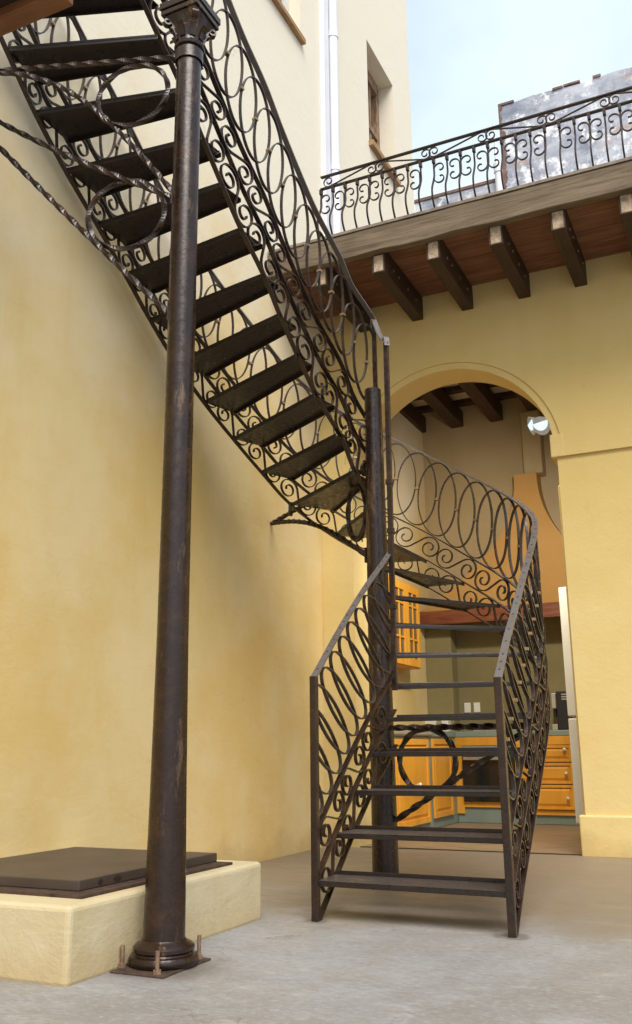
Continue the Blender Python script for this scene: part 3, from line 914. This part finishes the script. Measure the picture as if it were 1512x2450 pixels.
# ------------------------------------------------------------------ plaster block with its steel lid
bk = MB()
x0, x1, y0, y1, zt = LX - 0.0, -2.29, 2.80, 4.23, 0.262
bk.box(x0 + 0.005, x1, y0, y1, -0.01, zt)
blk = bk.build("plaster_block", m_block, None, bevel=0.02, segs=3)
tag(blk, "low rough yellow plaster block against the wall, behind the iron column", "plinth")
ld = thing("hatch_lid", (-2.9, 3.5, zt), "dark steel hatch lid lying on the low plaster block", "hatch")
p = MB(); p.box(-3.34, -2.36, 2.95, 4.06, zt + 0.001, zt + 0.012); p.build("lid_flange", m_rust, ld)
p = MB(); p.box(-3.30, -2.44, 3.03, 4.05, zt + 0.0125, zt + 0.052); lido = p.build("lid", m_lid, ld, bevel=0.004)
for yy, wd in ((3.16, 0.02), (3.27, 0.035)):
    p = MB(); p.tube((-2.4405, yy, zt + 0.032), (-2.4385, yy, zt + 0.032), 0.011, 12)
    p.v = [(a, yy + (b - yy) * wd / 0.015, c) for a, b, c in p.v]
    p.build("lifting_slot", m_blackp, lido)

# ------------------------------------------------------------------ cast iron column
PX, PY = -2.165, 3.21
col = thing("iron_column", (PX, PY, 0), "tall dark cast iron column with moulded base, scrolled capital and wall brackets, bolted to the floor", "column")
p = MB()
prof = [(0.081, 0.08), (0.079, 0.25), (0.0715, 0.7), (0.0655, 1.25), (0.0625, 2.2), (0.0615, 3.0), (0.060, 4.17)]
p.lathe(prof, (PX, PY, 0), 40)
p.build("shaft", m_pillar, col, True)
p = MB()
p.lathe([(0.126, 0.008), (0.133, 0.016), (0.135, 0.030), (0.128, 0.043), (0.113, 0.047), (0.111, 0.052), (0.118, 0.060), (0.118, 0.072), (0.106, 0.084), (0.090, 0.090), (0.084, 0.098)], (PX, PY, 0), 44)
p.build("base", m_pillar, col, True)
p = MB(); p.box(PX - 0.118, PX + 0.118, PY - 0.175, PY + 0.155, -0.002, 0.008); p.build("base_plate", m_rust, col, bevel=0.003)
for (bx, by) in ((-2.288 + 0.012, 3.10), (-2.09, 3.06), (-2.085, 3.335)):
    q = MB(); q.tube((bx, by, 0.0), (bx, by, random.uniform(0.08, 0.095)), 0.008, 10)
    q.lathe([(0.016, 0.008), (0.016, 0.022)], (bx, by, 0), 6)
    q.build("anchor_bolt", m_bolt, col, True)
# neck ring and collar
CZ = 4.165
p = MB()
p.lathe([(0.061, 0), (0.073, 0.006), (0.075, 0.016), (0.066, 0.024), (0.062, 0.035), (0.063, 0.05)], (PX, PY, CZ - 0.04), 40)
p.build("neck_ring", m_pillar, col, True)
p = MB()
p.lathe([(0.0665, 0), (0.0685, 0.0), (0.0685, 0.06), (0.0665, 0.06)], (PX, PY, CZ - 0.11), 40, 0, False)
p.build("clamp_collar", m_iron, col, True)
p = MB()
cap = [(0.060, 0.0), (0.063, 0.02), (0.070, 0.045), (0.076, 0.062), (0.072, 0.072), (0.078, 0.09), (0.088, 0.115), (0.093, 0.13)]
seg = 48
for i, (rr, z) in enumerate(cap):
    for k in range(seg):
        a = 2 * pi * k / seg
        sq = 1.0 / max(abs(math.cos(a)), abs(math.sin(a)))
        t = min(1, max(0, (z - 0.03) / 0.09))
        R = rr * (1 + (sq - 1) * t * 0.9) * (1 + 0.05 * math.cos(8 * a) * math.sin(pi * min(1, z / 0.13)))
        p.v.append((PX + R * math.cos(a), PY + R * math.sin(a), CZ + z))
for i in range(len(cap) - 1):
    for k in range(seg):
        l = (k + 1) % seg
        p.f.append((i * seg + k, i * seg + l, (i + 1) * seg + l, (i + 1) * seg + k)); p.mi.append(0)
capo = p.build("capital", m_pillar, col, True)
for sx in (-1, 1):
    for sy in (-1, 1):
        q = MB()
        dv = Vector((sx, sy, 0)).normalized()
        base = Vector((PX, PY, CZ + 0.10)) + dv * 0.115
        sp = spiral(0, 0, 0.005, 0.024, 2.6 * pi, 0.5 * pi, 26)
        pts = [base + dv * a + Vector((0, 0, b)) for a, b in sp] + [Vector((PX, PY, CZ + 0.085)) + dv * 0.088, Vector((PX, PY, CZ + 0.04)) + dv * 0.070]
        q.strip(pts, tuple(Vector((-dv.y, dv.x, 0))), 0.030, 0.009)
        q.build("volute", m_pillar, capo, True)
for k in range(8):
    q = MB()
    a = 2 * pi * k / 8
    dv = Vector((math.cos(a), math.sin(a), 0))
    pts = [Vector((PX, PY, CZ + z)) + dv * r_ for r_, z in ((0.063, 0.01), (0.070, 0.035), (0.080, 0.058), (0.091, 0.070), (0.095, 0.064))]
    q.strip(pts, (-dv.y, dv.x, 0), 0.030, 0.009)
    q.build("acanthus_leaf", m_pillar, capo, True)
p = MB()
p.box(PX - 0.104, PX + 0.104, PY - 0.104, PY + 0.104, CZ + 0.131, CZ + 0.158)
p.box(PX - 0.110, PX + 0.110, PY - 0.110, PY + 0.110, CZ + 0.163, CZ + 0.20)
p.box(PX - 0.09, PX + 0.09, PY - 0.09, PY + 0.09, CZ + 0.1575, CZ + 0.1635)
p.build("abacus", m_pillar, capo, bevel=0.005)

# ------------------------------------------------------------------ twisted wall brackets
def bracket(par, a_top, a_bot, wpt, ring_c, ring_r, bow=0.0, bow_top=0.0, strut=None, w_=0.026, u=None):
    """two twisted bars from the post that meet at wpt, with a ring between them"""
    a_top, a_bot, wpt = Vector(a_top), Vector(a_bot), Vector(wpt)
    U = Vector((wpt.x - a_top.x, wpt.y - a_top.y, 0)).normalized() if u is None else Vector(u)
    Np = Vector((-U.y, U.x, 0))
    mb = MB()
    mb.twist([a_top.lerp(wpt, i / 90) + Vector((0, 0, bow_top * math.sin(pi * i / 90))) for i in range(91)], w_, 2.6, False, tuple(Np))
    if a_bot != a_top:
        pts = []
        for i in range(91):
            t = i / 90
            q = a_bot.lerp(wpt, t)
            q = q + Vector((0, 0, bow * math.sin(pi * t)))
            pts.append(q)
        mb.twist(pts, w_, 2.6, False, tuple(Np))
    if strut: mb.bar(strut[0], strut[1], w_ * 0.9, w_ * 0.9, tuple(Np))
    for q in (a_top, a_bot):
        d = -U
        b_ = q - U * 0.012
        mb.strip([b_ + Vector((0, 0, -0.05)), b_ + Vector((0, 0, 0.05))], tuple(Np), 0.05, 0.012)
    o = mb.build("wall_bracket", m_iron, par)
    rg = MB()
    c = Vector(ring_c)
    rg.twist([c + U * ring_r[0] * math.cos(2 * pi * i / 72) + Vector((0, 0, ring_r[1] * math.sin(2 * pi * i / 72))) for i in range(72)], w_ * 0.95, 1.9, True, tuple(Np))
    rg.build("ring", m_iron, o)
    return o
W1p = (LX + 0.01, 3.00, 4.30)
bracket(col, (PX - 0.065, PY - 0.01, 4.115), (PX - 0.065, PY - 0.01, 3.36), W1p, (PX - 0.295, PY - 0.05, 3.945), (0.19, 0.17), 0.22, 0.0, None, 0.021)
W2p = (LX + 0.01, 2.86, 4.07)
bracket(col, (PX - 0.065, PY - 0.02, 3.325), (PX - 0.065, PY - 0.02, 2.73), W2p, (PX - 0.285, PY - 0.07, 3.265), (0.19, 0.18), -0.015, -0.035, None, 0.021)

# ------------------------------------------------------------------ gallery corner above the camera's left
gl = thing("gallery", (-3.1, 2.6, 4.7), "dark timber gallery corner with an orange brown edge beam, top left above the stairs", "gallery")
p = MB(); p.box(LX + 0.003, -2.55, 2.70, 2.80, 4.21, 4.29); p.build("edge_beam", m_beamor, gl, bevel=0.006)
p = MB(); p.box(LX + 0.003, -2.55, 1.2, 2.698, 4.26, 4.30); p.build("soffit_boards", m_soffit, gl)

# ================================================================== the staircase
RISE, Z1 = 0.197, 0.182
def zk(k): return Z1 + RISE * (k - 1)
O_ = [(-1.07, 4.25), (-1.08, 4.50), (-1.085, 4.76), (-1.09, 5.01), (-1.095, 5.26), (-1.11, 5.51), (-1.17, 5.80), (-1.32, 6.10), (-1.55, 6.33), (-1.83, 6.45),
      (-2.12, 6.48), (-2.45, 6.40), (-2.75, 6.19), (-2.95, 5.88), (-3.06, 5.62), (-3.16, 5.38), (-3.24, 5.11), (-3.29, 4.83), (-3.31, 4.545), (-3.32, 4.275),
      (-3.325, 3.985), (-3.335, 3.69), (-3.33, 3.405), (-3.30, 3.125), (-3.27, 2.85)]
I_ = [(-2.02, 4.27), (-2.02, 4.51), (-2.02, 4.76), (-2.01, 5.00), (-2.00, 5.22), (-2.00, 5.40), (-2.06, 5.47), (-2.075, 5.52), (-2.09, 5.56), (-2.11, 5.585),
      (-2.14, 5.60), (-2.175, 5.60), (-2.20, 5.55), (-2.215, 5.31), (-2.25, 5.12), (-2.29, 4.88), (-2.32, 4.69), (-2.345, 4.51), (-2.37, 4.355), (-2.40, 4.14),
      (-2.43, 3.96), (-2.45, 3.78), (-2.475, 3.61), (-2.505, 3.41), (-2.53, 3.24)]
CPX, CPY = -2.143, 5.515
st = thing("spiral_staircase", (CPX, CPY, 0), "black wrought iron spiral staircase with scrolled railings rising round a central post", "staircase")
# central post
p = MB()
p.lathe([(0.081, 0.0), (0.077, 0.5), (0.071, 1.6), (0.066, 2.3), (0.060, 2.9), (0.057, 3.168), (0.052, 3.174)], (CPX, CPY, 0), 36)
p.build("centre_post", m_pillar, st, True)
p = MB(); p.box(CPX - 0.14, CPX + 0.12, CPY - 0.14, CPY + 0.12, -0.002, 0.010); p.build("post_base_plate", m_rust, st)

# treads
for k in range(1, 25):
    z = zk(k)
    a, b = Vector(I_[k - 1] + (z,)), Vector(O_[k - 1] + (z,))
    c, d = Vector(O_[k] + (z,)), Vector(I_[k] + (z,))
    if k <= 5: c.y += 0.005; d.y += 0.005
    cen = (a + b + c + d) / 4
    t = 0.005
    p = MB()
    p.hexa([v + Vector((0, 0, -t)) for v in (a, b, c, d)], (a, b, c, d))
    p.mi[1] = 1                                          # trodden upper face
    def edge_lip(q0, q1, z0, z1, inward):
        n_ = Vector((-(q1 - q0).y, (q1 - q0).x, 0)).normalized()
        if n_.dot(cen - q0) < 0: n_ = -n_
        i0, i1 = q0 + n_ * inward, q1 + n_ * inward
        p.hexa([v + Vector((0, 0, z0)) for v in (q0, q1, i1, i0)], [v + Vector((0, 0, z1)) for v in (q0, q1, i1, i0)])
    edge_lip(a, b, -0.026, -t, 0.005)                    # front lip, turned down
    lipup = 0.019 if k < 9 else 0.012
    edge_lip(d, c, 0.0, lipup, 0.006)                    # back lip, turned up
    if k > 8: edge_lip(d, c, -0.02, -t, 0.006)
    p.build("tread", [m_tread, m_ttop], st, bevel=0.002)

# railings -----------------------------------------------------------
class Path:
    def __init__(s, K, n=14):
        s.p = catmull(K, n)
        s.u = [0.0]
        for i in range(1, len(s.p)):
            s.u.append(s.u[-1] + math.hypot(s.p[i].x - s.p[i - 1].x, s.p[i].y - s.p[i - 1].y))
        s.L = s.u[-1]
        s.ku = [s.u[min(i * n, len(s.u) - 1)] for i in range(len(K))]
    def at(s, u):
        if u <= 0: i = 0
        elif u >= s.L: i = len(s.u) - 2
        else:
            lo, hi = 0, len(s.u) - 1
            while hi - lo > 1:
                md = (lo + hi) // 2
                if s.u[md] <= u: lo = md
                else: hi = md
            i = lo
        d = s.u[i + 1] - s.u[i] or 1e-9
        t = (u - s.u[i]) / d
        return s.p[i] + (s.p[i + 1] - s.p[i]) * t
    def tan(s, u, h=0.04):
        a, b = s.at(max(0, u - h)), s.at(min(s.L, u + h))
        return b - a
    def slope(s, u):
        t = s.tan(u, 0.18)
        return t.z / max(1e-6, math.hypot(t.x, t.y))
    def nrm(s, u):
        t = s.tan(u)
        return Vector((-t.y, t.x, 0)).normalized()
    def pt(s, u, w):                       # w = height above the mid bar
        q = s.at(u)
        return Vector((q.x, q.y, q.z + w))

def rail_bars(P, offs, u0, u1, wid=0.029, th=0.008, step=0.03):
    mb = MB()
    n = max(2, int((u1 - u0) / step))
    us = [u0 + (u1 - u0) * i / n for i in range(n + 1)]
    for o in offs:
        mb.strip([P.pt(u, o) for u in us], [P.nrm(u) for u in us], wid, th)
    return mb, us

def ring_mesh(P, u0, zc, a, b, lam, umin, umax, clasp=True, wid=0.018, th=0.0075, n=48):
    """an oval of half sizes a, b whose long axis leans by lam, centred zc above the path"""
    z0 = P.at(u0).z + zc
    segs, cur = [], []
    for i in range(n + 1):
        q = 2 * pi * i / n
        A, B = a * math.cos(q), b * math.sin(q)
        du = A * math.cos(lam) - B * math.sin(lam)
        dz = A * math.sin(lam) + B * math.cos(lam)
        u = u0 + du
        if umin <= u <= umax:
            g_ = P.at(u)
            cur.append((Vector((g_.x, g_.y, z0 + dz)), P.nrm(u)))
        else:
            if len(cur) > 1: segs.append(cur)
            cur = []
    if len(cur) > 1: segs.append(cur)
    mb = MB()
    if len(segs) == 1 and len(segs[0]) == n + 1:
        c = segs[0][:-1]
        mb.strip([x for x, _ in c], [y for _, y in c], wid, th, True)
    else:
        for c in segs: mb.strip([x for x, _ in c], [y for _, y in c], wid, th)
    # clasp where the two neighbouring ovals touch
    g_, N = P.at(u0), P.nrm(u0)
    cen = Vector((g_.x, g_.y, z0))
    T = Vector((N.y, -N.x, 0))
    e = Vector((0, 0, 1))
    if clasp and umin + 0.02 < u0 < umax - 0.02:
        h, ww, dd = 0.008, 0.0145, 0.014
        base = [cen + T * (sx * dd) + N * (sy * ww) - e * h for sx, sy in ((-1, -1), (1, -1), (1, 1), (-1, 1))]
        mb.hexa(base, [q + e * 2 * h for q in base], 1)
    return mb

def scroll_pts(P, u0, w0, hb, d, flip, lean=1.0):
    th_ = math.atan(P.slope(u0))
    z0 = P.at(u0).z + w0
    pts, ns = [], []
    for t, b in s_curve(d, hb, 1.5, 0.17):
        b *= flip
        du = t * math.cos(th_) - b * math.sin(th_) * lean
        dz = t * math.sin(th_) + b * math.cos(th_) + (b * math.sin(th_) ** 2 / math.cos(th_) if lean == 0 else 0)
        u = u0 + du
        g_ = P.at(u)
        # follow the real path height rather than the tangent
        lin = P.at(u0).z + du * math.tan(th_)
        pts.append(Vector((g_.x, g_.y, z0 + dz + (g_.z - lin))))
        ns.append(P.nrm(u))
    return pts, ns

def railing(P, off, hand, oval, u_lo, u_hi, scroll_d=0.105, period=0.365, ring_u=None, hand_u=None, clasp=True):
    lo, mid, upb = off
    mb, us = rail_bars(P, (lo, mid, upb), u_lo, u_hi)
    base = mb.build("railing", m_iron, st)
    h0, h1 = hand_u or (u_lo, u_hi)
    hm = MB()
    n = max(2, int((h1 - h0) / 0.03))
    hus = [h0 + (h1 - h0) * i / n for i in range(n + 1)]
    hm.strip([P.pt(u, hand(u)) for u in hus], [P.nrm(u) for u in hus], 0.036, 0.010)
    u = h0 + 0.05
    while u < h1 - 0.03:
        c_ = P.pt(u, hand(u)); T_ = P.tan(u).normalized(); N_ = P.nrm(u); B_ = N_.cross(T_).normalized()
        if B_.z < 0: B_ = -B_
        hole = [c_ + B_ * 0.0056 + (T_ * math.cos(k * pi / 3) + N_ * math.sin(k * pi / 3)) * 0.0055 for k in range(6)]
        hm.hexa([v - B_ * 0.003 for v in hole], [v + B_ * 0.0006 for v in hole], 1)
        u += random.choice((0.05, 0.09, 0.12))
    hr = hm.build("handrail", [m_hand, m_blackp], base)
    # rivet dimples along the handrail
    r0, r1 = ring_u or (u_lo, u_hi)
    u = r0
    while u < r1:
        dr, a_, b_, lam_ = oval(u)
        ring_mesh(P, u, (upb + hand(u)) / 2, a_, b_, lam_, h0 + 0.005, h1 - 0.005, clasp).build("oval_ring", [m_rail, m_clasp], base)
        u += dr
    for (w_lo, w_hi, fl) in ((lo, mid, -1), (mid, upb, 1)):
        u = u_lo + period * 0.5
        while True:
            th_ = math.atan(P.slope(u))
            ddu = period * math.cos(th_)
            if u + ddu * 0.5 > u_hi + 0.02: break
            hb = (w_hi - w_lo) * math.cos(th_) / 2 - 0.006
            pts, ns = scroll_pts(P, u, (w_lo + w_hi) / 2, hb, max(scroll_d, hb * 1.15), fl)
            s_ = MB()
            s_.strip(pts, ns, 0.018, 0.0075)
            s_.build("scroll", m_iron, base)
            u += ddu
    return base

# outer railing: front right post, round the helix, up along the wall
K = [(-1.065, 4.02, zk(0) )] + [O_[k - 1] + (zk(k),) for k in range(1, 26)]
K[0] = (-1.065, 4.245 - 0.25, zk(1) - RISE)
PO = Path(K)
u4 = PO.ku[1]                              # nose of the first tread
MID = 0.0
def shift(P, dz):
    for q in P.p: q.z += dz
shift(PO, MID)
k5, k8 = PO.ku[5], PO.ku[8]
def sm(u, a, b):
    t = max(0.0, min(1.0, (u - a) / (b - a)))
    return t * t * (3 - 2 * t)
def mixv(A, B, t): return tuple(x + (y - x) * t for x, y in zip(A, B))
LEAN = (0.122, 0.098, 0.272, math.radians(56))          # spacing, half width, half height, lean of the ovals
UPRIGHT = (0.158, 0.152, 0.285, 0.0)
hand_o = lambda u: 0.925 - 0.08 * sm(u, k5 - 0.3, k8)
oval_o = lambda u: mixv(LEAN, UPRIGHT, sm(u, k5 - 0.1, k8 - 0.1))
u_post = u4 - 0.005
ro = railing(PO, (-0.205, 0.0, 0.215), hand_o, oval_o, u_post + 0.02, PO.L - 0.05, ring_u=(u_post - 0.02, PO.L - 0.1), hand_u=(u_post, PO.L - 0.05))
q = PO.at(u_post)
p = MB(); p.box(q.x - 0.0175, q.x + 0.0175, q.y - 0.0175, q.y + 0.0175, -0.005, q.z + 0.925 + 0.004); p.build("newel_post", m_iron, ro, bevel=0.003)
p = MB()                                   # tail of the bottom bar down to the floor
a0 = PO.pt(u_post + 0.03, -0.205)
p.bar((q.x, q.y + 0.03, 0.0), a0, 0.028, 0.008, (1, 0, 0)); p.build("stringer_foot", m_iron, ro)

# lower left railing, straight, from the front post to the slim newel by the centre post
K = [(-2.025, 4.02, zk(1) - RISE), (-2.02, 4.27, zk(1)), (-2.02, 4.51, zk(2)), (-2.02, 4.76, zk(3)), (-2.01, 5.01, zk(4)), (-1.985, 5.26, zk(5)), (-1.965, 5.50, zk(6))]
PL = Path(K)
shift(PL, MID)
u_p = PL.ku[1]
u_e = PL.ku[1] + 1.05
rl = railing(PL, (-0.205, 0.0, 0.215), lambda u: 0.965, lambda u: (0.118,) + LEAN[1:], u_p + 0.02, u_e, clasp=False, ring_u=(u_p - 0.15, u_e + 0.2), hand_u=(u_p, u_e))
q = PL.at(u_p)
p = MB(); p.box(q.x - 0.0175, q.x + 0.0175, q.y - 0.0175, q.y + 0.0175, -0.005, q.z + 0.965 + 0.004); p.build("newel_post", m_iron, rl, bevel=0.003)
a0 = PL.pt(u_p + 0.03, -0.205)
p = MB(); p.bar((q.x, q.y + 0.03, 0.0), a0, 0.028, 0.008, (1, 0, 0)); p.build("stringer_foot", m_iron, rl)

# upper inner railing from the centre post up past the iron column
K = [(-2.16, 5.62, 2.62 - 0.16), (-2.205, 5.40, 2.62), (-2.245, 5.20, 2.80)]
ys_ = [5.385, 5.215, 4.93, 4.72, 4.533, 4.363, 4.141, 3.96, 3.786, 3.618, 3.42, 3.22, 3.02]
zs_ = [zk(k) for k in range(13, 24)] + [zk(24), zk(25)]
K = [(-2.165, 5.63, zk(13) - 0.20)] + [(-2.351 + 0.143 * (y - 4.5), y, z) for y, z in zip(ys_, zs_)]
PI_ = Path(K)
shift(PI_, 0.283)
hand_i = lambda u: 1.044 + 0.085 * (1 - sm(u, 0.0, 0.5))
ri = railing(PI_, (-0.283, 0.0, 0.254), hand_i, lambda u: (0.142, 0.150, 0.290, 0.0), 0.04, PI_.L - 0.04, ring_u=(0.10, PI_.L), hand_u=(0.0, PI_.L - 0.04))
q0 = PI_.pt(0.0, hand_i(0.0))
NW = Vector((-1.955, 5.30, 3.40))
p = MB()
p.strip([(q0.x, q0.y, 3.17), (q0.x, q0.y, q0.z - 0.005)], (1, 0, 0), 0.03, 0.016)
p.build("end_post", m_iron, ri)
p = MB()
crv = catmull([q0, q0.lerp(NW, 0.45) + Vector((0, 0, -0.035)), q0.lerp(NW, 0.82) + Vector((0, 0, -0.02)), NW + Vector((0, 0, 0.035)), NW + Vector((0.01, -0.01, -0.03))], 6)
p.strip(crv, (1, 0.9, 0), 0.036, 0.010)
p.build("handrail_easing", m_hand, ri)
p = MB(); p.strip([(-1.968, 5.30, 1.13), (-1.955, 5.30, 3.40)], (1, 0, 0), 0.034, 0.022)
for z in (1.62, 2.1, 2.42):
    p.box(-1.985, -1.94, 5.285, 5.315, z, z + 0.035)
p.build("slim_newel", m_iron, rl, bevel=0.003)

# brackets of the staircase
bracket(st, (CPX - 0.065, CPY, 2.62), (CPX - 0.07, CPY, 2.02), (LX + 0.01, 6.42, 2.57), (CPX - 0.19, CPY + 0.13, 2.36), (0.12, 0.19), 0.10, 0.0,
        ((CPX - 0.98, CPY + 0.69, 2.55), (CPX - 0.98, CPY + 0.69, 2.66)), 0.028)
bracket(st, (CPX + 0.075, CPY - 0.01, zk(5) - 0.055), (CPX + 0.08, CPY - 0.01, 0.37), (-1.17, 5.40, zk(5) - 0.06), (CPX + 0.30, CPY - 0.03, 0.72), (0.185, 0.185), 0.0, 0.0, None, 0.028)
